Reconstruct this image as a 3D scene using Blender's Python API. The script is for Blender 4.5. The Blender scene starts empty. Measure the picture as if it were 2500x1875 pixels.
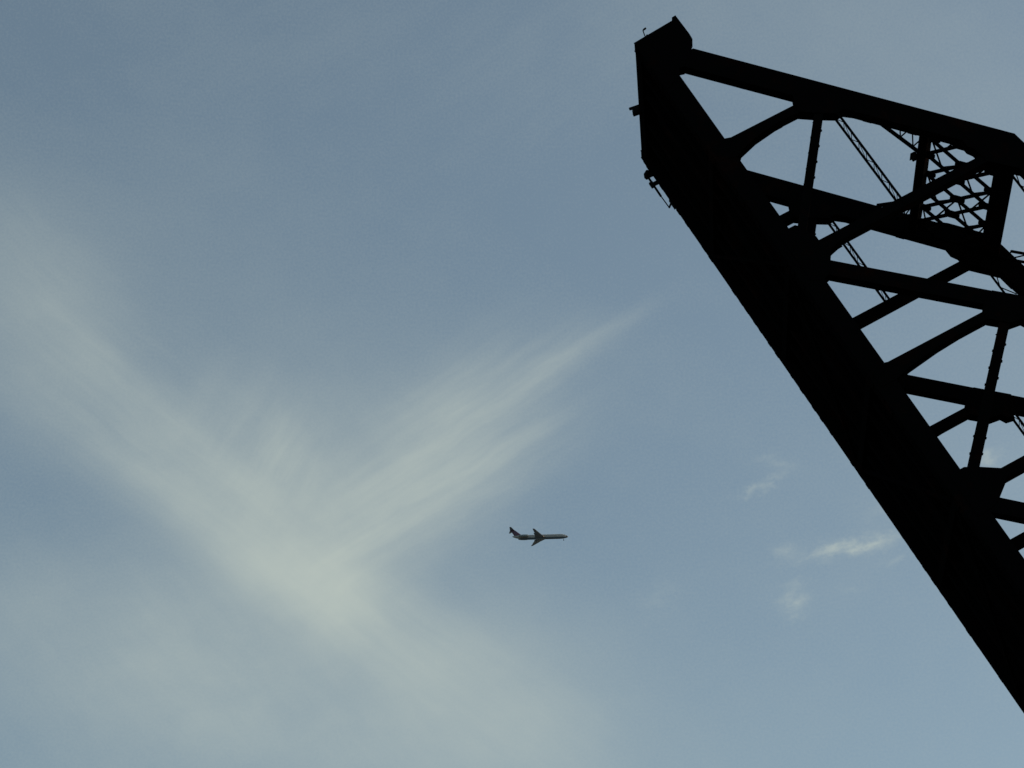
import bpy, bmesh, math, random
from mathutils import Vector, Matrix

random.seed(7)
scene = bpy.context.scene
COL = scene.collection
R = math.radians

# ------------------------------------------------------------------ camera
cam_data = bpy.data.cameras.new('camera')
cam = bpy.data.objects.new('camera', cam_data)
COL.objects.link(cam)
cam_data.sensor_width = 36.0
cam_data.lens = 86.08
cam_data.clip_start = 0.5
cam_data.clip_end = 60000.0
cam.location = (0.0, 0.0, 1.7)
cam.rotation_euler = (R(90.0 + 27.5), 0.0, 0.0)
scene.camera = cam

# ------------------------------------------------------------------ sky
SUN_EL, SUN_AZ = 28.0, 74.0          # the sun stands low, to the right and beyond the bridge
world = bpy.data.worlds.new('World')
scene.world = world
world.use_nodes = True
nt = world.node_tree
nt.nodes.clear()
N, LK = nt.nodes, nt.links

def nd(kind, **kw):
    n = N.new(kind)
    for k, val in kw.items():
        setattr(n, k, val)
    return n

def put(sock, val):
    if hasattr(val, 'is_output'):
        LK.new(val, sock)
    else:
        sock.default_value = val

def M(op, a, b=None, c=None):
    n = nd('ShaderNodeMath', operation=op)
    put(n.inputs[0], a)
    if b is not None:
        put(n.inputs[1], b)
    if c is not None:
        put(n.inputs[2], c)
    return n.outputs[0]

def V(op, a, b=None, scale=None):
    n = nd('ShaderNodeVectorMath', operation=op)
    put(n.inputs[0], a)
    if b is not None:
        put(n.inputs[1], b)
    if scale is not None:
        put(n.inputs['Scale'], scale)
    return n.outputs['Value'] if op in ('DOT_PRODUCT', 'LENGTH') else n.outputs['Vector']

def noise(vec, scale, detail=4.0, rough=0.55, out='Fac'):
    n = nd('ShaderNodeTexNoise')
    put(n.inputs['Vector'], vec)
    n.inputs['Scale'].default_value = scale
    n.inputs['Detail'].default_value = detail
    n.inputs['Roughness'].default_value = rough
    return n.outputs[out]

def mapping(vec, loc=(0, 0, 0), rot=0.0, sc=(1, 1, 1), kind='TEXTURE'):
    n = nd('ShaderNodeMapping', vector_type=kind)
    put(n.inputs['Vector'], vec)
    n.inputs['Location'].default_value = loc
    n.inputs['Rotation'].default_value = (0, 0, rot)
    n.inputs['Scale'].default_value = sc
    return n.outputs['Vector']

sky = nd('ShaderNodeTexSky', sky_type='NISHITA')
sky.sun_disc = False
sky.sun_elevation = R(SUN_EL)
sky.sun_rotation = R(SUN_AZ)
sky.altitude = 200.0
sky.air_density = 1.0
sky.dust_density = 1.6
sky.ozone_density = 1.6

# clouds: azimuth and elevation of the view direction, in degrees of arc
direction = nd('ShaderNodeTexCoord').outputs['Generated']
sep = nd('ShaderNodeSeparateXYZ')
put(sep.inputs[0], direction)
az = M('MULTIPLY', M('ARCTAN2', sep.outputs[0], sep.outputs[1]), 57.2958 * 0.887)
el = M('MULTIPLY', M('ARCSINE', sep.outputs[2]), 57.2958)
cmb = nd('ShaderNodeCombineXYZ')
put(cmb.inputs[0], az)
put(cmb.inputs[1], el)
pos = cmb.outputs[0]
warp = V('SCALE', V('SUBTRACT', noise(pos, 0.30, 2.0, 0.5, 'Color'), (0.5, 0.5, 0.5)), scale=0.4)
warp2 = V('SCALE', V('SUBTRACT', noise(pos, 1.6, 3.0, 0.6, 'Color'), (0.5, 0.5, 0.5)), scale=0.09)
p1 = V('ADD', V('ADD', pos, warp), warp2)
warp3 = V('SCALE', V('SUBTRACT', noise(pos, 2.4, 4.0, 0.6, 'Color'), (0.5, 0.5, 0.5)), scale=0.60)
p3 = V('ADD', pos, warp3)

def fibres(angle, stretch, scale, lo, hi, seed):
    f = noise(mapping(p1, (seed, 0, 0), R(angle), (stretch, 1, 1)), scale, 4.0, 0.55)
    n = nd('ShaderNodeMapRange', interpolation_type='SMOOTHSTEP')
    put(n.inputs['Value'], f)
    n.inputs['From Min'].default_value = 0.32
    n.inputs['From Max'].default_value = 0.68
    n.inputs['To Min'].default_value = lo
    n.inputs['To Max'].default_value = hi
    return n.outputs['Result']

WISPS = [
    (0, -5.14, 24.82, -49.5, 2.55, 1.923, 0.26),
    (0, -10.78, 28.08, -33.3, 2.07, 1.635, 0.20),
    (0, -7.12, 25.38, -41.0, 2.74, 1.923, 0.10),
    (0, -2.40, 26.05, 27.2, 2.21, 1.442, 0.16),
    (2, -11.11, 28.44, -27.2, 3.52, 1.442, 0.10),
    (2, -9.61, 27.41, -34.1, 2.78, 0.529, 0.12),
    (2, -8.02, 26.22, -35.6, 2.24, 0.433, 0.18),
    (2, -5.78, 24.65, -38.2, 1.89, 0.433, 0.16),
    (2, -6.77, 26.29, -31.3, 3.08, 1.250, 0.10),
    (2, -11.61, 29.78, -24.5, 2.25, 1.058, 0.12),
    (2, -10.66, 26.27, -26.4, 2.82, 0.769, 0.08),
    (2, -8.40, 25.10, -33.0, 2.35, 0.577, 0.26),
    (2, -6.00, 23.48, -33.1, 2.64, 0.529, 0.32),
    (2, -4.40, 22.56, -31.3, 2.04, 0.635, 0.32),
    (2, -1.69, 20.68, -33.5, 2.87, 0.817, 0.20),
    (2, -2.20, 22.05, -39.0, 1.87, 0.481, 0.15),
    (2, -0.47, 20.60, -36.0, 2.97, 1.250, 0.14),
    (4, -5.44, 25.39, 67.8, 1.45, 0.577, 0.16),
    (4, -6.31, 25.96, 62.7, 1.38, 0.433, 0.12),
    (4, -4.66, 24.61, 66.4, 1.38, 0.529, 0.12),
    (4, -7.38, 26.66, 62.2, 1.13, 0.385, 0.08),
    (0, -4.19, 23.00, -39.6, 2.07, 1.442, 0.32),
    (1, -3.51, 23.69, 35.0, 1.66, 0.769, 0.28),
    (4, -5.44, 25.53, 66.7, 0.91, 0.481, 0.14),
    (0, -3.93, 22.44, -32.9, 0.69, 0.673, 0.20),
    (4, -3.94, 22.54, 63.1, 1.01, 0.433, 0.18),
    (1, -2.40, 24.14, 28.4, 2.59, 0.577, 0.26),
    (1, -0.97, 25.23, 29.9, 2.30, 0.423, 0.22),
    (1, 0.39, 26.27, 37.8, 1.59, 0.404, 0.08),
    (1, -1.69, 26.35, 32.8, 2.31, 0.625, 0.20),
    (1, 0.11, 27.49, 27.1, 2.18, 0.288, 0.20),
    (1, 1.70, 28.39, 28.8, 1.66, 0.173, 0.16),
    (1, -1.43, 27.65, 37.6, 1.75, 0.481, 0.14),
    (1, 0.11, 28.04, 29.6, 1.79, 0.327, 0.10),
    (1, -0.93, 25.55, 31.3, 2.44, 0.962, 0.13),
    (1, -0.04, 27.18, 31.4, 1.59, 0.481, 0.08),
    (1, -2.53, 25.38, 33.0, 2.10, 0.962, 0.18),
    (4, -1.75, 26.50, 58.4, 1.12, 0.577, 0.08),
    (0, -7.36, 20.01, -10.0, 3.72, 2.212, 0.36),
    (0, -2.01, 19.20, -7.5, 3.98, 1.827, 0.32),
    (0, 0.21, 20.12, -22.9, 3.26, 1.923, 0.14),
    (0, -10.87, 21.48, -14.7, 1.89, 1.442, 0.18),
    (2, -7.59, 20.72, -37.0, 2.24, 0.673, 0.10),
    (0, -7.06, 21.65, -27.1, 1.70, 1.442, 0.12),
    (1, -4.62, 35.92, 21.9, 4.31, 1.731, 0.04),
    (0, 9.71, 35.59, -21.3, 4.45, 2.308, 0.07),
    (1, 1.31, 35.01, 22.4, 3.31, 1.346, 0.06),
    (3, 7.68, 23.49, 6.4, 0.70, 0.144, 0.56),
    (3, 7.77, 23.49, 9.4, 1.35, 0.067, 0.16),
    (3, 6.13, 23.44, 21.1, 0.21, 0.125, 0.22),
    (3, 6.57, 23.22, 16.9, 0.25, 0.087, 0.12),
    (3, 6.28, 22.24, 11.1, 0.27, 0.173, 0.34),
    (3, 5.48, 24.86, 10.7, 0.36, 0.077, 0.18),
    (3, 5.91, 25.08, 33.2, 0.31, 0.067, 0.16),
    (3, 5.77, 25.56, 11.5, 0.25, 0.087, 0.10),
    (3, 6.23, 25.43, -16.9, 0.30, 0.096, 0.10),
    (3, 8.60, 23.10, 15.6, 0.29, 0.077, 0.12),
    (3, 7.61, 22.51, 8.4, 0.28, 0.077, 0.07),
    (3, 6.29, 22.65, 5.8, 0.30, 0.067, 0.10),
    (3, 3.30, 22.46, 17.6, 0.45, 0.288, 0.06),
    (3, 10.78, 25.22, 9.2, 0.26, 0.135, 0.32),
    (3, 7.97, 25.76, -49.7, 0.26, 0.250, 0.06),
    (3, 8.38, 24.36, -50.2, 0.37, 0.327, 0.08),
]

patch = fibres(20, 1.3, 0.7, 0.90, 1.10, 47.0)
def both(a, b):
    return M('MULTIPLY', M('MULTIPLY', a, b), patch)
GRAIN = {0: both(fibres(10, 1.6, 0.8, 0.93, 1.07, 3.0), fibres(-48, 5.0, 2.2, 0.94, 1.06, 5.0)),
         1: both(fibres(29, 7.0, 1.2, 0.72, 1.28, 11.0), fibres(34, 11.0, 3.6, 0.84, 1.16, 13.0)),
         2: both(fibres(-38, 7.0, 0.9, 0.82, 1.18, 23.0), fibres(-33, 12.0, 4.0, 0.90, 1.10, 27.0)),
         3: fibres(15, 2.0, 4.5, 0.40, 1.60, 31.0),
         4: both(fibres(58, 6.0, 1.6, 0.55, 1.45, 61.0), fibres(66, 9.0, 4.5, 0.82, 1.18, 67.0))}
total = None
for fam in (0, 1, 2, 3, 4):
    acc = None
    base_pos = p3 if fam == 3 else p1
    for (f, mx, my, ang, half, sigma, amp) in WISPS:
        if f != fam:
            continue
        q = mapping(base_pos, (mx, my, 0), R(ang), (half, sigma * 1.25, 1))
        g = M('POWER', 0.36788, V('DOT_PRODUCT', q, q))
        acc = M('MULTIPLY', g, amp) if acc is None else M('MULTIPLY_ADD', g, amp, acc)
    acc = M('MULTIPLY', acc, GRAIN[fam])
    total = acc if total is None else M('ADD', total, acc)
# thin high veil that goes on over the whole sky
flat = V('SCALE', direction, scale=1.0)
veil = noise(mapping(flat, (1.3, 0.4, 0.0), R(20), (0.55, 0.25, 0.4)), 2.2, 6.0, 0.55)
veil = M('MULTIPLY', M('MAXIMUM', M('SUBTRACT', veil, 0.40), 0.0), 0.40)
fine = M('ADD', M('MULTIPLY', M('SUBTRACT', noise(pos, 1.3, 6.0, 0.6), 0.5), 0.05), M('MULTIPLY', M('SUBTRACT', noise(pos, 17.0, 1.0, 0.6), 0.5), 0.15))
total = M('MAXIMUM', M('ADD', M('ADD', total, veil), fine), 0.0)
cover = M('SUBTRACT', 1.0, M('POWER', 0.36788, total))

veil_mix = nd('ShaderNodeMix', data_type='RGBA')
put(veil_mix.inputs['Factor'], 0.12)
put(veil_mix.inputs['A'], V('MULTIPLY', sky.outputs[0], (1.11, 1.12, 0.965)))
put(veil_mix.inputs['B'], (3.8, 4.5, 4.2, 1.0))
cloud_mix = nd('ShaderNodeMix', data_type='RGBA')
put(cloud_mix.inputs['Factor'], cover)
put(cloud_mix.inputs['A'], veil_mix.outputs['Result'])
put(cloud_mix.inputs['B'], (5.05, 5.66, 5.12, 1.0))
bg = nd('ShaderNodeBackground')
put(bg.inputs['Color'], cloud_mix.outputs['Result'])
bg.inputs['Strength'].default_value = 0.1
wout = nd('ShaderNodeOutputWorld')
LK.new(bg.outputs[0], wout.inputs['Surface'])

# ------------------------------------------------------------------ sun
sun_data = bpy.data.lights.new('sun', 'SUN')
sun_data.energy = 2.0
sun_data.angle = R(0.5)
sun_data.color = (1.0, 0.74, 0.50)
sun = bpy.data.objects.new('sun', sun_data)
COL.objects.link(sun)
sd = Vector((math.sin(R(SUN_AZ)) * math.cos(R(SUN_EL)), math.cos(R(SUN_AZ)) * math.cos(R(SUN_EL)), math.sin(R(SUN_EL))))
sun.rotation_euler = sd.to_track_quat('Z', 'Y').to_euler()
sun.location = sd * 300

vs = scene.view_settings
vs.view_transform = 'Standard'
vs.look = 'None'
vs.exposure = 0.0
vs.gamma = 1.0
vs.use_curve_mapping = False

# ------------------------------------------------------------------ materials
def material(name, base, rough=0.6, metal=0.0, spec=0.5, second=None, nscale=2.0, lo=0.4, hi=0.7, bump=0.0, bscale=12.0):
    m = bpy.data.materials.new(name)
    m.use_nodes = True
    t = m.node_tree
    b = t.nodes['Principled BSDF']
    b.inputs['Roughness'].default_value = rough
    b.inputs['Metallic'].default_value = metal
    b.inputs['Specular IOR Level'].default_value = spec
    tc = t.nodes.new('ShaderNodeTexCoord')
    n = t.nodes.new('ShaderNodeTexNoise')
    n.inputs['Scale'].default_value = nscale
    n.inputs['Detail'].default_value = 7.0
    n.inputs['Roughness'].default_value = 0.62
    t.links.new(tc.outputs['Object'], n.inputs['Vector'])
    r = t.nodes.new('ShaderNodeValToRGB')
    r.color_ramp.elements[0].position = lo
    r.color_ramp.elements[1].position = hi
    s = second or tuple(x * 0.7 for x in base)
    r.color_ramp.elements[0].color = (*base, 1)
    r.color_ramp.elements[1].color = (*s, 1)
    t.links.new(n.outputs['Fac'], r.inputs['Fac'])
    t.links.new(r.outputs['Color'], b.inputs['Base Color'])
    if bump:
        n2 = t.nodes.new('ShaderNodeTexNoise')
        n2.inputs['Scale'].default_value = bscale
        n2.inputs['Detail'].default_value = 5.0
        t.links.new(tc.outputs['Object'], n2.inputs['Vector'])
        bp = t.nodes.new('ShaderNodeBump')
        bp.inputs['Strength'].default_value = bump
        bp.inputs['Distance'].default_value = 0.02
        t.links.new(n2.outputs['Fac'], bp.inputs['Height'])
        t.links.new(bp.outputs['Normal'], b.inputs['Normal'])
    return m

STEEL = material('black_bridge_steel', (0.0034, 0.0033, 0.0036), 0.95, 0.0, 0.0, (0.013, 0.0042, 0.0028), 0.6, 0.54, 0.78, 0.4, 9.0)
FITTING = material('dark_fitting_metal', (0.004, 0.0045, 0.005), 0.8, 0.0, 0.1, (0.006, 0.006, 0.006), 4.0)
LENS = material('lamp_glass', (0.05, 0.05, 0.05), 0.15, 0.0, 0.5)
CONCRETE = material('pier_concrete', (0.24, 0.23, 0.21), 0.9, 0.0, 0.3, (0.15, 0.145, 0.13), 0.5, 0.35, 0.7, 0.5, 3.0)
GROUND = material('dark_ground', (0.11, 0.11, 0.10), 0.95, 0.0, 0.2, (0.06, 0.065, 0.055), 0.05, 0.4, 0.6, 0.3, 1.0)
WATER = material('river_water', (0.012, 0.02, 0.02), 0.18, 0.0, 0.35, (0.016, 0.024, 0.022), 0.04, 0.4, 0.6, 0.5, 0.8)

# ------------------------------------------------------------------ helpers
def link(name, me, parent=None, mat=None):
    o = bpy.data.objects.new(name, me)
    COL.objects.link(o)
    if mat is not None and me is not None and not me.materials:
        me.materials.append(mat)
    if parent is not None:
        o.parent = parent
    return o

def mesh_from(name, verts, faces):
    me = bpy.data.meshes.new(name)
    me.from_pydata([tuple(p) for p in verts], [], faces)
    bm = bmesh.new()
    bm.from_mesh(me)
    bmesh.ops.recalc_face_normals(bm, faces=bm.faces)
    bm.to_mesh(me)
    bm.free()
    return me

def tag(o, label, cat, group=None):
    o['label'] = label
    o['category'] = cat
    if group:
        o['group'] = group
    return o

# ------------------------------------------------------------------ ground
def sheet(name, x0, y0, x1, y1, z, mat):
    o = link(name, mesh_from(name, [(x0, y0, z), (x1, y0, z), (x1, y1, z), (x0, y1, z)], [(0, 1, 2, 3)]), None, mat)
    o['kind'] = 'structure'
    return o
sheet('ground', -30000, -30000, 30000, 30000, 0.0, GROUND)
sheet('river', -4000, 70, 4000, 135, 0.004, WATER)

# ------------------------------------------------------------------ the raised bridge leaf
# leaf frame: u runs down the bottom chord from the tip, v towards the top chord, w across from the near to the far truss
FO = Vector((8.4308, 101.881, 72.2037))
CU = Vector((0.473938, -0.037904, -0.879742))
CV = Vector((0.876942, -0.070135, 0.475451))
CW = Vector((0.0797218, 0.9968171, 0.0))
HEEL = 70.0
root = bpy.data.objects.new('bascule_bridge', None)
COL.objects.link(root)
mw = Matrix((CU, CV, -CW)).transposed().to_4x4()
mw.translation = FO + CU * HEEL
root.matrix_world = mw
root.empty_display_size = 3
tag(root, 'black steel truss leaf of a bascule bridge raised steeply against the sky', 'bridge')

def L(u, v, w):
    return (u - HEEL, v, -w)

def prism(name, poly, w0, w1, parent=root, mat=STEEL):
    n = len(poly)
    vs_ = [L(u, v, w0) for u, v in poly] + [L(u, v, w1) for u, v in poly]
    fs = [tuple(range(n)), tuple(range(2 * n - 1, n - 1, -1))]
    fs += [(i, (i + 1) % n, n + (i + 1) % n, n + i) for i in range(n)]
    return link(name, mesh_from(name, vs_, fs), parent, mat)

def bar(name, a, b, wid, thk, parent=root, mat=STEEL, side=(0, 0, 1)):
    """a straight bar between two (u, v, w) points"""
    a, b = Vector(L(*a)), Vector(L(*b))
    d = (b - a).normalized()
    s = Vector(side)
    x = d.cross(s)
    if x.length < 1e-4:
        x = d.cross(Vector((0, 1, 0)))
    x.normalize()
    y = d.cross(x)
    x, y = x * wid / 2, y * thk / 2
    vs_ = [a + x + y, a - x + y, a - x - y, a + x - y, b + x + y, b - x + y, b - x - y, b + x - y]
    fs = [(0, 1, 2, 3), (7, 6, 5, 4), (0, 4, 5, 1), (1, 5, 6, 2), (2, 6, 7, 3), (3, 7, 4, 0)]
    return link(name, mesh_from(name, vs_, fs), parent, mat)

def quad_member(name, a0, a1, b0, b1, w0, w1, parent=root):
    """member between end a (lower, upper edge points) and end b (lower, upper edge points)"""
    return prism(name, [a0, b0, b1, a1], w0, w1, parent)

SP, U0 = 7.27, 4.68                     # half panel and first panel point
AL = math.atan(0.8585)                  # slope of the end post
def ep(s, n, w):
    return (s * math.cos(AL) - n * math.sin(AL), 1.55 + s * math.sin(AL) + n * math.cos(AL), w)

def truss(W):
    near = (W == 0)
    # chords
    bc = prism('bottom_chord', [(-2.6, -1.03), (HEEL + 1, -0.95), (HEEL + 1, 0.0), (-2.6, 0.0)], W + .025, W + .675)
    # batten plates under the bottom chord break its lower edge
    u = -2.2
    while u < 36:
        a = random.uniform(0.008, 0.046)
        l = random.uniform(0.18, 0.42)
        y = -1.03 + 0.0011 * (u + 2.6)
        prism('batten_plate', [(u, y - a), (u + l, y - a), (u + l, y + .05), (u, y + .05)], W + .10, W + .60, bc)
        u += random.uniform(0.5, 1.0)
    e = prism('end_post', [(-1.1, 1.40), (11.5, 12.22), (11.9, 11.05), (-0.9, 0.03)], W + .03, W + .67)
    for u in (1.75, 4.02, 6.75, 8.5):
        y = .80 + .857 * u
        prism('batten_plate', [(u, y - .07), (u + .34, y + .29 - .07), (u + .34, y + .36), (u, y + .07)], W + .12, W + .58, e)
    for u in (2.1, 4.4, 6.1):
        y = .80 + .857 * u
        prism('rivet_lug', [(u, y - .05), (u + .10, y + .03), (u + .10, y + .16), (u, y + .07)], W + .2, W + .5, e)
    tc = prism('top_chord', [(11.3, 11.02), (56, 18.44), (56, 19.60), (11.52, 12.21)], W + .032, W + .668)
    prism('splice_plate', [(13.35, 11.31), (14.25, 11.44), (14.25, 11.7), (13.35, 11.7)], W + .10, W + .60, tc)
    prism('rear_post', [(55.3, 18.2), (56.4, 18.3), (70.6, -.1), (69.3, -.1)], W + .034, W + .666)
    # tip plates and sloping cap
    prism('tip_plate', [(-2.93, -1.0), (-3.12, 1.34), (-3.29, 1.44), (-3.31, 1.66), (-1.96, 1.69), (-1.59, 1.66), (-1.18, 1.42), (-0.35, 0.46), (-0.43, 0.21), (0.0, 0.0), (0.4, -1.0)], W, W + .02)
    prism('tip_plate', [(-2.93, -1.0), (-3.12, 1.34), (-3.26, 1.44), (-1.59, 1.5), (-1.18, 1.42), (-0.35, 0.46), (-0.43, 0.21), (0.0, 0.0), (0.4, -1.0)], W + .68, W + .70)
    prism('cap_plate', [(-3.29, 1.45), (-3.31, 1.66), (-1.96, 1.685), (-1.59, 1.655), (-1.59, 1.45)], W + .021, W + .679)
    prism('end_plate', [(-2.90, -0.98), (-3.09, 1.34), (-3.02, 1.34), (-2.83, -0.98)], W + .021, W + .679)
    # panel points
    n = 0
    for k in range(9):
        u = U0 + SP * k
        main = k % 2 == 1
        off = SP * (k - (k % 2))
        if k == 0:
            prism('post', [(4.48, 0.0), (4.95, 0.0), (4.93, 4.9), (4.46, 4.9)], W + .036, W + .664)
            prism('gusset_plate', [(4.40, 0.0), (4.6, .59), (4.5, 3.0), (4.94, 3.0), (4.95, 2.56), (5.13, 1.32), (5.43, .34), (5.55, .22), (5.62, 0.0), (5.4, -.8), (4.2, -.8)], W, W + .02)
            prism('gusset_plate', [(4.45, 0.0), (4.6, .59), (4.5, 3.0), (4.94, 3.0), (4.95, 2.56), (5.13, 1.32), (5.43, .34), (5.55, .22), (5.62, 0.0), (5.4, -.8), (4.2, -.8)], W + .68, W + .70)
            for w0 in (0, .68):
                prism('gusset_plate', [(3.9, 4.2), (4.46, 3.97), (4.92, 3.91), (5.38, 4.53), (5.98, 5.46), (5.95, 5.84), (6.3, 6.25), (5.6, 6.7), (3.9, 5.3)], W + w0, W + w0 + .02)
        elif main:
            o = off
            ht = 11.5 + .166 * (u - 12)
            prism('post', [(u - .22, 0.0), (u + .33, 0.0), (u + .20, ht), (u - .25, ht)], W + .038, W + .662)
            for w0 in (0, .68):
                x = u - 11.95
                y = u - 26.5
                if k > 1:
                    prism('gusset_plate', [(25.4 + y, -.6), (25.4 + y, .2), (25.76 + y, .82), (26.33 + y, 1.66), (26.32 + y, 2.2), (26.75 + y, 2.2), (26.77 + y, 1.63), (27.25 + y, .99), (27.49 + y, .76), (27.71 + y, .27), (27.8 + y, -.6)], W + w0, W + w0 + .02)
                else:
                  prism('gusset_plate', [(10.44 + x, -.6), (10.44 + x, .35), (10.6 + x, .48), (11.51 + x, .89), (11.91 + x, .88), (11.88 + x, 1.9), (12.31 + x, 1.9), (12.33 + x, 1.63), (12.47 + x, 1.11), (12.64 + x, 1.03), (12.97 + x, .79), (13.6 + x, .34), (13.69 + x, 0.0), (13.5 + x, -.6)], W + w0, W + w0 + .02)
                if k == 1:
                    prism('gusset_plate', [(10.5, 9.85), (10.95, 9.87), (11.3, 10.08), (12.08, 10.16), (13.33, 11.33), (13.45, 12.3), (12.1, 12.29), (11.5, 12.2), (10.3, 11.1)], W + w0, W + w0 + .02)
                else:
                    prism('gusset_plate', [(u - 1.5, ht - .2), (u - .4, ht - 1.4), (u + .3, ht - 1.4), (u + 1.5, ht + .2), (u + 1.5, ht + .9), (u - 1.5, ht + .4)], W + w0, W + w0 + .02)
            if k < 7:
                # main diagonal to the next main panel point, with the sub-post, sub-diagonal and strut of its middle
                prism('main_diagonal', [(u + .9, -.35), (u + 1.05, -.32), (u + 14.9, 14.25), (u + 13.8, 14.25), (u + 1.87, 1.68), (u + .5, .25)], W + .045, W + .655)
                m = u + SP
                prism('post', [(m - .20, 0.0), (m + .28, 0.0), (m + .23, 7.0), (m - .19, 7.0)], W + .04, W + .66)
                for w0 in (0, .68):
                    x = m - 19.22
                    prism('gusset_plate', [(18.9 + x, -.8), (18.98 + x, -.03), (19.18 + x, .61), (19.05 + x, 3.8), (19.46 + x, 3.8), (19.54 + x, 2.6), (19.76 + x, .9), (20.0 + x, 0), (20.0 + x, -.8)], W + w0, W + w0 + .02)
                    prism('gusset_plate', [(18.69 + x, 5.67), (19.03 + x, 5.38), (19.47 + x, 5.38), (19.85 + x, 5.8), (20.2 + x, 6.16), (20.29 + x, 6.74), (20.6 + x, 6.9), (20.7 + x, 7.4), (19.6 + x, 7.8), (18.3 + x, 6.4)], W + w0, W + w0 + .02)
        # sub-diagonal from the middle of the inclined member down to the next main panel point, with lacing on its two faces
        if not main and k < 8:
            if k == 0:
                a, b, wd = (5.35, 4.85), (11.5, -.05), .44
            else:
                m = u + .02
                a, b, wd = (m + .80, 5.95), (m + 6.9, .0), .50
            d = Vector((b[0] - a[0], b[1] - a[1])).normalized()
            q = Vector((-d[1], d[0])) * wd / 2
            A, B = Vector(a), Vector(b)
            sdm = prism('sub_diagonal', [A - q, B - q, B + q, A + q], W + .055, W + .645)
            ln = (B - A).length
            if k <= 2:
                s = 0.35
                sg = 1
                while s < ln - .3:
                    p0 = A + d * s - q * 1.10 * sg
                    p1_ = A + d * (s + .46) + q * 1.10 * sg
                    bar('lacing_bar', (p0[0], p0[1], W + .66), (p1_[0], p1_[1], W + .66), .09, .022, sdm)
                    s += .46
                    sg = -sg
            # laced strut that runs parallel to the chord as far as the next main post
            v0 = 5.50 if k == 0 else 7.35
            st0 = u + 1.25 if k == 0 else u + 1.1
            st1 = u + SP + .2
            strut = prism('laced_strut', [(st0, v0 - .03), (st1, v0 - .03), (st1, v0 + .08), (st0, v0 + .08)], W + .01, W + .08)
            prism('strut_angle', [(st0, v0 - .08), (st1, v0 - .08), (st1, v0 + .03), (st0, v0 + .03)], W + .62, W + .69, strut)
            nb = 9
            for i in range(nb):
                x0 = st0 + (st1 - st0) * i / nb
                x1 = st0 + (st1 - st0) * (i + 1) / nb
                xa, xb = (x0, x1) if i % 2 else (x1, x0)
                bar('lacing_bar', (x0, v0, W + (.05 if i % 2 else .64)), (x1, v0, W + (.64 if i % 2 else .05)), .02, .035, strut)
                if i < nb - 1:
                    bar('lacing_bar', (x1, v0 - .02, W + .05), (x1 + .12, v0 - .02, W + .64), .02, .045, strut)

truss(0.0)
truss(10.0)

# floor between the trusses
prism('deck_plate', [(-2.6, -.40), (HEEL, -.40), (HEEL, -.32), (-2.6, -.32)], .68, 10.02)
prism('end_floor_beam', [(-2.86, -.97), (-3.0, .9), (-2.3, .9), (-2.3, -.97)], .705, 9.995)
for k in range(10):
    u = U0 + SP * k
    if u < HEEL:
        prism('floor_beam', [(u - .2, -1.0), (u + .2, -1.0), (u + .2, -.41), (u - .2, -.41)], .69, 10.01)
for w in (2.4, 4.0, 6.7, 8.3):
    x0 = -2.29
    for k in range(10):
        u = U0 + SP * k
        prism('stringer', [(x0, -.85), (min(u, HEEL) - .21, -.85), (min(u, HEEL) - .21, -.405), (x0, -.405)], w - .16, w + .16)
        x0 = u + .21
        if x0 > HEEL - 1:
            break
for k in range(9):
    u = U0 + SP * k
    a, b = (.8, 9.9) if k % 2 else (9.9, .8)
    bar('lateral_brace', (u + .25, -.93, a), (u + SP - .25, -.93, b), .18, .12)

# portal frame between the two end posts, two layers of crossed bracing tied by lacing
def portal_strut(s0, s1, n0, n1, name='portal_strut'):
    poly = [ep(s0, n0, 0)[:2], ep(s1, n0, 0)[:2], ep(s1, n1, 0)[:2], ep(s0, n1, 0)[:2]]
    return prism(name, poly, .71, 9.99)
NB, NT = -.36, .60
for n in (NB, NT):
    portal_strut(11.22, 11.66, n - .10, n + .10)
lefts = portal_strut(11.40, 11.48, NB + .11, NT - .11, 'portal_web')
portal_strut(11.60, 11.64, NB + .11, NT - .11, 'portal_web')
portal_strut(15.92, 15.95, -.479, .399, 'portal_web')
portal_strut(15.15, 16.15, -.60, -.48)
portal_strut(15.15, 15.98, .40, .52)
portal_strut(15.25, 15.90, -.479, .399, 'portal_web')
SL, SR, WA, DW = 11.67, 15.12, 2.40, 3.25
def brace_pts(k, fl):
    wa, wb = WA + k * DW, WA + (k + 1) * DW
    p, q = ((SL, wa), (SR, wb)) if fl == 0 else ((SL, wb), (SR, wa))
    t0, t1 = 0.0, 1.0
    for lim, sgn in ((.71, 1), (9.99, -1)):
        fa, fb = (p[1] - lim) * sgn, (q[1] - lim) * sgn
        if fa < 0 and fb < 0:
            return None
        if fa < 0:
            t0 = max(t0, fa / (fa - fb))
        if fb < 0:
            t1 = min(t1, fa / (fa - fb))
    f = lambda t: (p[0] + (q[0] - p[0]) * t, p[1] + (q[1] - p[1]) * t)
    return f(t0), f(t1)
NRM = Vector((-math.sin(AL), math.cos(AL), 0))
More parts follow.
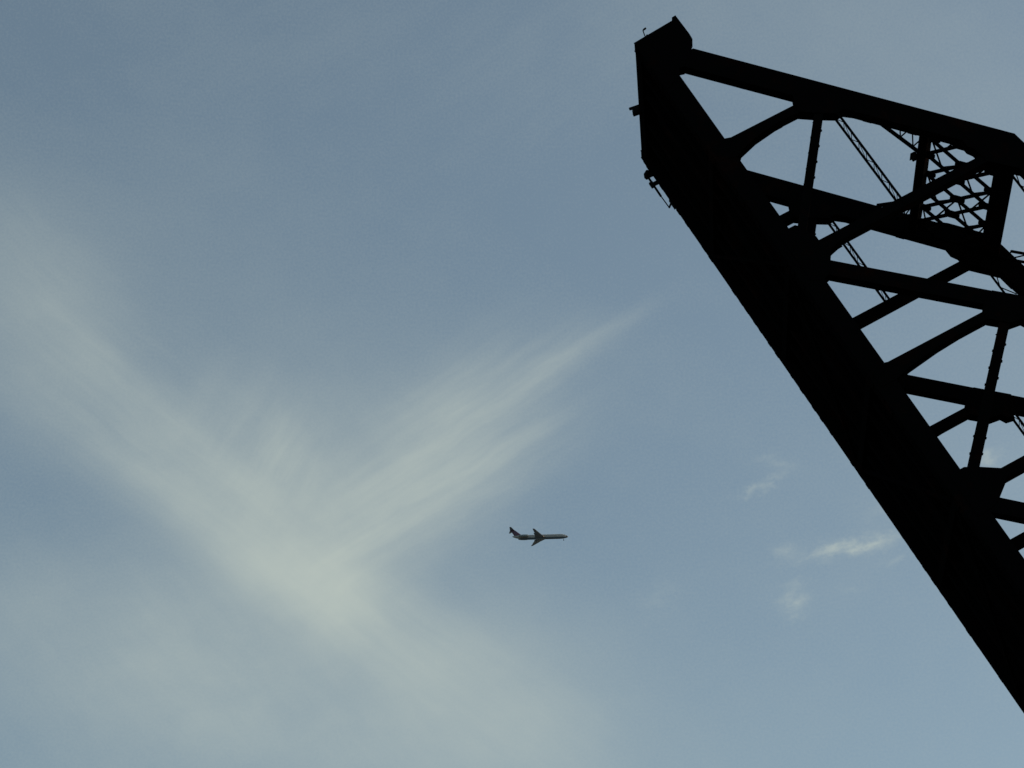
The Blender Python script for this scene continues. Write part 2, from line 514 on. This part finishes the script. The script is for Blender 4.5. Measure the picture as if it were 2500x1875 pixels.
for k in range(-1, 3):
    for fl in (0, 1):
        pq = brace_pts(k, fl)
        if not pq:
            continue
        (sa, wa), (sb, wb) = pq
        dn = .012 if fl else -.012
        top = bar('portal_brace', ep(sa, NT + dn, wa), ep(sb, NT + dn, wb), (.25 if fl else .22), .022 if fl else .02, root, STEEL, NRM)
        bot = bar('portal_brace', ep(sa, NB + dn, wa), ep(sb, NB + dn, wb), (.25 if fl else .22), .022 if fl else .02, root, STEEL, NRM)
        # angles stiffening each brace, then the lacing between the layers
        for n in (NT - .07, NB + .07):
            bar('brace_angle', ep(sa, n + dn, wa), ep(sb, n + dn, wb), .05, .12, bot, STEEL, NRM)
        ln = math.hypot(sb - sa, wb - wa)
        m = max(2, int(round(ln / 1.15)))
        for i in range(m):
            f0, f1 = i / m, (i + 1) / m
            n0, n1 = (NB, NT) if i % 2 else (NT, NB)
            bar('lacing_bar', ep(sa + (sb - sa) * f0, n0, wa + (wb - wa) * f0), ep(sa + (sb - sa) * f1, n1, wa + (wb - wa) * f1), .075, .07, bot)
# plates where the braces cross and meet the struts
for k in range(-1, 4):
    for (s, w, r) in ((SL + .1, WA + k * DW, .38), (SR - .1, WA + k * DW, .40), ((SL + SR) / 2, WA + (k + .5) * DW, .43)):
        if not (1.0 < w < 9.7):
            continue
        for n in (NB, NT):
            pts = []
            for a in range(8):
                ca, sa_ = math.cos(a * math.pi / 4 + .39), math.sin(a * math.pi / 4 + .39)
                pts.append((s + r * 1.0 * ca, w + r * .8 * sa_))
            vs_ = [L(*ep(x, n - .027, y)) for x, y in pts] + [L(*ep(x, n + .027, y)) for x, y in pts]
            fs = [tuple(range(8)), tuple(range(15, 7, -1))] + [(i, (i + 1) % 8, 8 + (i + 1) % 8, 8 + i) for i in range(8)]
            link('joint_plate', mesh_from('joint_plate', vs_, fs), root, STEEL)
# corner plates that tie the portal to the end posts
for n in (NB, NT):
    for wa, wb in ((.71, 1.16), (9.99, 9.85)):
        q = [(12.6, wa), (13.1, wb), (15.13, wb), (15.13, wa)]
        vs_ = [L(*ep(x, n - .032, y)) for x, y in q] + [L(*ep(x, n + .032, y)) for x, y in q]
        fs = [(0, 1, 2, 3), (7, 6, 5, 4), (0, 4, 5, 1), (1, 5, 6, 2), (2, 6, 7, 3), (3, 7, 4, 0)]
        link('corner_plate', mesh_from('corner_plate', vs_, fs), root, STEEL)
# knee braces from the portal strut to the end posts
for (w_post, w_strut) in ((.70, 2.3), (10.0, 8.4)):
    kb = bar('knee_brace', ep(9.25, NB - .05, w_post), ep(11.3, NB - .05, w_strut), .16, .14, root, STEEL, NRM)
    kt = bar('knee_brace', ep(9.25, NT, w_post), ep(11.3, NT, w_strut), .16, .14, root, STEEL, NRM)
    m = 6
    for i in range(m):
        f0, f1 = i / m, (i + 1) / m
        n0, n1 = (NB, NT) if i % 2 else (NT, NB)
        bar('lacing_bar', ep(9.25 + 2.05 * f0, n0, w_post + (w_strut - w_post) * f0), ep(9.25 + 2.05 * f1, n1, w_post + (w_strut - w_post) * f1), .07, .03, kb)
# top lateral bracing behind the portal: laced diagonals in the plane of the top chords
for (a, b) in (((12.6, .72), (21.6, 9.98)), ((12.6, 9.98), (21.6, .72)), ((21.9, .72), (30.9, 9.98)), ((21.9, 9.98), (30.9, .72))):
    hi = bar('top_lateral', (a[0], 12.36 + .166 * (a[0] - 12), a[1]), (b[0], 12.36 + .166 * (b[0] - 12), b[1]), .12, .10, root, STEEL, (0, 1, 0))
    lo = bar('top_lateral', (a[0], 11.62 + .166 * (a[0] - 12), a[1]), (b[0], 11.62 + .166 * (b[0] - 12), b[1]), .12, .10, root, STEEL, (0, 1, 0))
    m = 16
    for i in range(m):
        f0, f1 = i / m, (i + 1) / m
        v0, v1 = (11.62, 12.36) if i % 2 else (12.36, 11.62)
        bar('lacing_bar', (a[0] + (b[0] - a[0]) * f0, v0 + .166 * (a[0] + (b[0] - a[0]) * f0 - 12), a[1] + (b[1] - a[1]) * f0), (a[0] + (b[0] - a[0]) * f1, v1 + .166 * (a[0] + (b[0] - a[0]) * f1 - 12), a[1] + (b[1] - a[1]) * f1), .07, .03, lo)
for u in (26.5, 41.0, 55.6):
    prism('top_strut', [(u - .25, 11.5 + .166 * (u - 12)), (u + .25, 11.5 + .166 * (u - 12)), (u + .25, 12.2 + .166 * (u - 12)), (u - .25, 12.2 + .166 * (u - 12))], .71, 9.99)
# laced edge strip under each top chord beyond the portal
for W in (0.0, 10.0):
    eb = prism('edge_angle', [(13.0, 10.98), (20.0, 10.98), (20.0, 11.07), (13.0, 11.07)], W + .56, W + .66)
    for i in range(9):
        x = 13.1 + i * .75
        hi0, hi1 = 11.25 + .166 * (x - 13), 11.25 + .166 * (x - 12.25)
        bar('lacing_bar', (x, 11.03 if i % 2 else hi0, W + .61), (x + .75, hi1 if i % 2 else 11.03, W + .61), .05, .03, eb)
# conduit clipped along the underside of the floor
bar('conduit', (-1.5, -1.10, 3.1), (60, -1.10, 3.1), .07, .07)

# ------------------------------------------------------------------ small fittings on the leaf
def fitting(name, u, v, w, label, cat):
    o = bpy.data.objects.new(name, None)
    COL.objects.link(o)
    m = mw.copy()
    m.translation = FO + CU * u + CV * v + CW * w
    o.matrix_world = m
    o['fo'] = 0
    del o['fo']
    tag(o, label, cat)
    o_off = (u, v, w)
    return o, o_off

def fbar(name, off, a, b, wid, thk, parent, mat=FITTING):
    o = bar(name, a, b, wid, thk, parent, mat)
    d = Vector(L(*off))
    for vtx in o.data.vertices:
        vtx.co -= d
    return o

def tube(name, pts, rad, parent, mat=FITTING, seg=8):
    """round tube through points given in the parent's space; rad may vary along it"""
    pts = [Vector(p) for p in pts]
    rads = rad if isinstance(rad, (list, tuple)) else [rad] * len(pts)
    vs_, fs = [], []
    for i, p in enumerate(pts):
        d = (pts[min(i + 1, len(pts) - 1)] - pts[max(i - 1, 0)]).normalized()
        x = d.cross(Vector((.31, .17, .93))).normalized()
        y = d.cross(x)
        for k in range(seg):
            a = 2 * math.pi * k / seg
            vs_.append(p + (x * math.cos(a) + y * math.sin(a)) * rads[i])
    for i in range(len(pts) - 1):
        for k in range(seg):
            fs.append((i * seg + k, i * seg + (k + 1) % seg, (i + 1) * seg + (k + 1) % seg, (i + 1) * seg + k))
    fs.append(tuple(range(seg)))
    fs.append(tuple(range(len(pts) * seg - 1, (len(pts) - 1) * seg - 1, -1)))
    return link(name, mesh_from(name, vs_, fs), parent, mat)

def loc(u, v, w, off):
    return Vector(L(u, v, w)) - Vector(L(*off))

# hooked rod on the sloping end of the near truss
o, off = fitting('hooked_rod', -3.02, -.30, .30, 'thin rod with a hooked top standing on the upper end of the leaf tip', 'rod')
tube('rod', [loc(-2.98, -.30, .02, off), loc(-3.09, -.28, .02, off), loc(-3.37, -.21, .02, off)], .028, o)
tube('hook', [loc(-3.34, -.22, .02, off), loc(-3.385, -.18, .02, off), loc(-3.40, -.10, .02, off), loc(-3.42, -.01, .02, off)], [.03, .04, .055, .045], o)
tube('rod_base', [loc(-2.93, -.20, .05, off), loc(-3.03, -.17, .05, off)], .06, o)

# floodlight bracket under the tip, half way across
o, off = fitting('floodlight', -2.9, -1.0, 6.0, 'small floodlight with a flat arm sticking out from the edge of the leaf tip', 'floodlight')
fbar('arm', off, (-3.05, -.60, 6.0), (-3.17, -1.38, 6.0), .13, .10, o)
fbar('housing', off, (-2.83, -.75, 6.0), (-2.93, -1.30, 6.0), .26, .34, o)
fbar('visor', off, (-2.73, -.85, 6.0), (-2.80, -1.36, 6.0), .16, .30, o)
fbar('lens', off, (-2.80, -1.31, 6.0), (-2.98, -1.28, 6.0), .03, .24, o, LENS)

# long pipe with a lamp held off the lower edge of the far truss
o, off = fitting('lamp_bracket', -1.3, -1.05, 10.6, 'lamp and thin pipe on a bracket below the far lower edge of the leaf', 'lamp')
tube('lamp_housing', [loc(-1.86, -1.12, 10.6, off), loc(-1.74, -1.34, 10.6, off), loc(-1.62, -1.40, 10.6, off), loc(-1.50, -1.38, 10.6, off)], [.16, .15, .12, .09], o)
fbar('pipe', off, (-1.75, -1.31, 10.6), (-.15, -1.325, 10.6), .10, .10, o)
fbar('thin_pipe', off, (-.20, -1.325, 10.6), (.72, -1.30, 10.6), .05, .05, o)
fbar('clamp', off, (-1.20, -1.37, 10.6), (-.86, -1.37, 10.6), .22, .16, o)
fbar('clamp_stem', off, (-1.02, -1.38, 10.6), (-1.02, -1.0, 10.6), .22, .12, o)
fbar('top_stem', off, (-1.62, -1.36, 10.6), (-1.60, -1.0, 10.6), .2, .12, o)
fbar('v_bracket', off, (.70, -1.31, 10.6), (.36, -.9, 10.6), .09, .09, o)
fbar('foot_plate', off, (.3, -1.06, 10.6), (.9, -1.06, 10.6), .07, .2, o)

# box on the portal strut
p = ep(11.08, NB, 2.9)
o, off = fitting('junction_box', p[0], p[1], 2.9, 'small dark box fixed to the left side of the portal strut between the trusses', 'box')
a, b = ep(11.08, NB, 2.6), ep(11.08, NB, 3.2)
fbar('box_body', off, a, b, .17, .20, o)
fbar('box_lid', off, ep(10.97, NB, 2.58), ep(10.97, NB, 3.22), .03, .23, o)

# ------------------------------------------------------------------ pier under the heel of the leaf
hp = FO + CU * HEEL + CW * 5
def box_mesh(name, c, s, parent, mat, bev=.15):
    bm = bmesh.new()
    bmesh.ops.create_cube(bm, size=1)
    for vtx in bm.verts:
        vtx.co = Vector((vtx.co.x * s[0], vtx.co.y * s[1], vtx.co.z * s[2])) + Vector(c)
    bmesh.ops.bevel(bm, geom=bm.edges[:], offset=bev, segments=2, affect='EDGES')
    me = bpy.data.meshes.new(name)
    bm.to_mesh(me)
    bm.free()
    return link(name, me, parent, mat)
pier = bpy.data.objects.new('bridge_pier', None)
COL.objects.link(pier)
pier.location = (hp.x, hp.y, 0)
tag(pier, 'concrete pier carrying the heel of the raised bridge leaf', 'pier')
box_mesh('pier_body', (2, 0, 4.2), (14, 18, 8.4), pier, CONCRETE)
box_mesh('pier_cap', (2, 0, 8.83), (15, 19, .86), pier, CONCRETE)

# ------------------------------------------------------------------ airliner
def paint(name, top, low, zcut, rough=.35, spec=.4):
    m = material(name, top, rough, 0.0, spec, tuple(x * .86 for x in top), .6, .35, .75)
    t = m.node_tree
    b = t.nodes['Principled BSDF']
    src = b.inputs['Base Color'].links[0].from_socket
    tc = t.nodes.new('ShaderNodeTexCoord')
    sx = t.nodes.new('ShaderNodeSeparateXYZ')
    t.links.new(tc.outputs['Object'], sx.inputs[0])
    g = t.nodes.new('ShaderNodeMath')
    g.operation = 'LESS_THAN'
    g.inputs[1].default_value = zcut
    t.links.new(sx.outputs['Z'], g.inputs[0])
    mx = t.nodes.new('ShaderNodeMix')
    mx.data_type = 'RGBA'
    t.links.new(g.outputs[0], mx.inputs['Factor'])
    t.links.new(src, mx.inputs['A'])
    mx.inputs['B'].default_value = (*low, 1)
    t.links.new(mx.outputs['Result'], b.inputs['Base Color'])
    return m

HULL = paint('hull_paint_hazed_belly', (.39, .40, .39), (.10, .16, .23), -.95)  # blue belly paint, lightened to paint in the haze of the air between
WINGM = material('wing_grey_hazed', (.20, .27, .35), .4, 0.0, .5, (.16, .22, .29), .5)  # wing colour lightened: distance haze is mixed into the base colour
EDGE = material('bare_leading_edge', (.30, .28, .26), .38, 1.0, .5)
FINM = material('fin_paint_hazed', (.12, .055, .085), .4, 0.0, .4, (.10, .06, .11), .3)  # fin paint, raised likewise with haze put into its colour
NACM = material('nacelle_paint', (.24, .29, .30), .4, 0.0, .4)
DARK = material('intake_dark', (.012, .014, .016), .7, 0.0, .2)
GLASS = material('cockpit_glass', (.015, .018, .02), .1, 0.0, .5)
TYRE = material('tyre_rubber', (.015, .015, .015), .9, 0.0, .2)

jet = bpy.data.objects.new('airliner', None)
COL.objects.link(jet)
tag(jet, 'twin engined passenger jet with a swept T tail flying across the sky', 'airplane')

def loft(name, rings, mat, parent=jet, smooth=True, capped=True):
    n = len(rings[0])
    vs_ = [p for r in rings for p in r]
    fs = []
    for i in range(len(rings) - 1):
        for k in range(n):
            fs.append((i * n + k, i * n + (k + 1) % n, (i + 1) * n + (k + 1) % n, (i + 1) * n + k))
    if capped:
        fs.append(tuple(range(n)))
        fs.append(tuple(range(len(rings) * n - 1, (len(rings) - 1) * n - 1, -1)))
    me = mesh_from(name, vs_, fs)
    if smooth:
        for f in me.polygons:
            f.use_smooth = True
    return link(name, me, parent, mat)

# fuselage: x forward, y to the left wing, z up; nose at +20.6
FUS = [(20.65, .05, -.45), (20.3, .42, -.40), (19.6, .80, -.30), (18.6, 1.18, -.16), (17.4, 1.50, -.05), (16.0, 1.72, 0), (14, 1.78, 0), (8, 1.78, 0), (0, 1.78, 0), (-8, 1.78, 0), (-11, 1.74, .02),
       (-13.5, 1.52, .14), (-16, 1.25, .36), (-18.2, .92, .58), (-19.8, .55, .78), (-20.7, .18, .86)]
rings = []
for x, r, z in FUS:
    rings.append([(x, r * math.cos(2 * math.pi * k / 28), z + r * 1.04 * math.sin(2 * math.pi * k / 28)) for k in range(28)])
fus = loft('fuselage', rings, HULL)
RADOME = material('radome_grey', (.10, .105, .11), .5, 0.0, .4)
rr_ = [(20.67, .06, -.45), (20.3, .44, -.40), (19.6, .82, -.30), (19.2, .97, -.25)]
loft('radome', [[(x, r * math.cos(2 * math.pi * k / 28), z + r * 1.04 * math.sin(2 * math.pi * k / 28)) for k in range(28)] for x, r, z in rr_], RADOME, fus)
# cockpit windows, cabin windows, doors
for s in (1, -1):
    vs_ = [(18.75, s * .55, .78), (18.30, s * .60, 1.10), (17.95, s * 1.12, .93), (18.35, s * 1.10, .60)]
    vs_ += [(p[0] + .05, p[1] * 1.05, p[2] + .04) for p in vs_]
    link('cockpit_window', mesh_from('cockpit_window', vs_, [(0, 1, 2, 3), (7, 6, 5, 4), (0, 4, 5, 1), (1, 5, 6, 2), (2, 6, 7, 3), (3, 7, 4, 0)]), fus, GLASS)
    vs_, fs = [], []
    for i in range(44):
        x = 14.8 - i * .62
        if x < -12.2:
            break
        for dz in (.28, .62):
            for dx in (-.11, .11):
                rr = 1.795
                vs_.append((x + dx, s * math.sqrt(rr * rr - (dz / 1.04) ** 2), dz))
        b0 = len(vs_) - 4
        fs.append((b0, b0 + 1, b0 + 3, b0 + 2))
    wn = link('cabin_windows', mesh_from('cabin_windows', vs_, fs), fus, GLASS)
    wn['kind'] = 'stuff'
    for x in (16.2,):
        ring = [(x + dx, s * math.sqrt(1.80 ** 2 - (dz / 1.04) ** 2), dz) for dx, dz in ((-.4, -.7), (.4, -.7), (.4, .85), (-.4, .85))]
        link('door', mesh_from('door', ring, [(0, 1, 2, 3)]), fus, NACM)

AIRF = [(1.0, 0.0), (.75, .035), (.45, .058), (.2, .055), (.06, .032), (0.0, 0.0), (.06, -.026), (.2, -.042), (.45, -.042), (.75, -.02)]
def surf(name, secs, mat, parent=jet, vertical=False):
    """lifting surface from (leading edge point, chord, thickness scale) sections"""
    rings = []
    for (x, y, z), ch, th in secs:
        if vertical:
            rings.append([(x - a * ch, y + b * ch * th, z) for a, b in AIRF])
        else:
            rings.append([(x - a * ch, y, z + b * ch * th) for a, b in AIRF])
    return loft(name, rings, mat, parent)

for s in (1, -1):
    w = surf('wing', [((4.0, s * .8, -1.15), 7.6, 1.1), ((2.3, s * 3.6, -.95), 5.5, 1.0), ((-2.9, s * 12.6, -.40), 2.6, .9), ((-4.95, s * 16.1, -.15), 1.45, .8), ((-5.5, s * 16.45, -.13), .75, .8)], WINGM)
    # bare metal leading edge
    rings = []
    for (x, y, z), ch in (((4.06, s * 1.45, -1.10), 7.4), ((2.36, s * 3.6, -.95), 5.5), ((1.23, s * 5.6, -.83), 4.86)):
        r = .020 * ch
        rings.append([(x - r + r * math.cos(a), y, z + r * 1.1 * math.sin(a)) for a in [2 * math.pi * k / 10 for k in range(10)]])
    loft('leading_edge', rings, EDGE, w)
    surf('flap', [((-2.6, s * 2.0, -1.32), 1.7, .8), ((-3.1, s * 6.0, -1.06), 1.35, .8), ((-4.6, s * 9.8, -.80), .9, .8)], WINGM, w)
    for y, x in ((4.4, -2.6), (7.4, -3.4), (10.6, -4.4)):
        z = -1.15 + .065 * y
        loft('flap_fairing', [[(x + dx, s * y + r * math.cos(a), z + r * math.sin(a)) for a in [2 * math.pi * k / 8 for k in range(8)]] for dx, r in ((1.6, .03), (.9, .16), (0, .2), (-.9, .05))], WINGM, w)
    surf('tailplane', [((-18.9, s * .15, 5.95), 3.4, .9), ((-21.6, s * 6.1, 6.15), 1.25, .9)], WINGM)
    # engine on the rear fuselage
    eng = loft('engine', [[(x, s * 2.85 + r * math.cos(2 * math.pi * k / 18), .12 + 1.05 * r * math.sin(2 * math.pi * k / 18)) for k in range(18)] for x, r in ((-9.2, .72), (-9.35, .84), (-10.2, .97), (-12.0, 1.0), (-13.8, .93), (-15.2, .72), (-15.9, .62))], NACM)
    loft('intake', [[(x, s * 2.85 + r * math.cos(2 * math.pi * k / 18), .12 + 1.05 * r * math.sin(2 * math.pi * k / 18)) for k in range(18)] for x, r in ((-9.17, .70), (-9.5, .66))], DARK, eng)
    loft('exhaust', [[(x, s * 2.85 + r * math.cos(2 * math.pi * k / 18), .12 + 1.05 * r * math.sin(2 * math.pi * k / 18)) for k in range(18)] for x, r in ((-15.85, .58), (-16.15, .50))], DARK, eng)
    surf('pylon', [((-10.4, s * 1.3, .42), 4.6, .5), ((-10.6, s * 2.1, .40), 4.4, .5)], NACM, eng)
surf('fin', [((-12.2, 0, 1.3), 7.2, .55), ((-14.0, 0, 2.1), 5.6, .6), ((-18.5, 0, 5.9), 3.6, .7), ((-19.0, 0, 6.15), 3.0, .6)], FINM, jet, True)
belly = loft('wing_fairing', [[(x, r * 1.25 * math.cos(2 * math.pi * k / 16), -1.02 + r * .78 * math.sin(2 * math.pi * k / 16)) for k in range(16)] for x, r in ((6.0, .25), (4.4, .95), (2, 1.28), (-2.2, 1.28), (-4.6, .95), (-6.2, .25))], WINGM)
# nose gear, down
ng = tube('nose_gear', [Vector((17.3, 0, -1.5)), Vector((17.2, 0, -2.9))], .14, jet, NACM)
for s in (1, -1):
    loft('wheel', [[(17.2 + .34 * math.cos(2 * math.pi * k / 14), s * .22 + dy, -3.0 + .34 * math.sin(2 * math.pi * k / 14)) for k in range(14)] for dy in (-.1, .1)], TYRE, ng)
# nose to the right, a little nose up, nearly broadside to the camera
jet.location = (21.6, 1710.8, 760.7)
jet.rotation_euler = (R(0.0), R(-2.6), R(1.8))
jet.rotation_mode = 'XYZ'
jet.scale = (1.03, 1.0, 1.03)
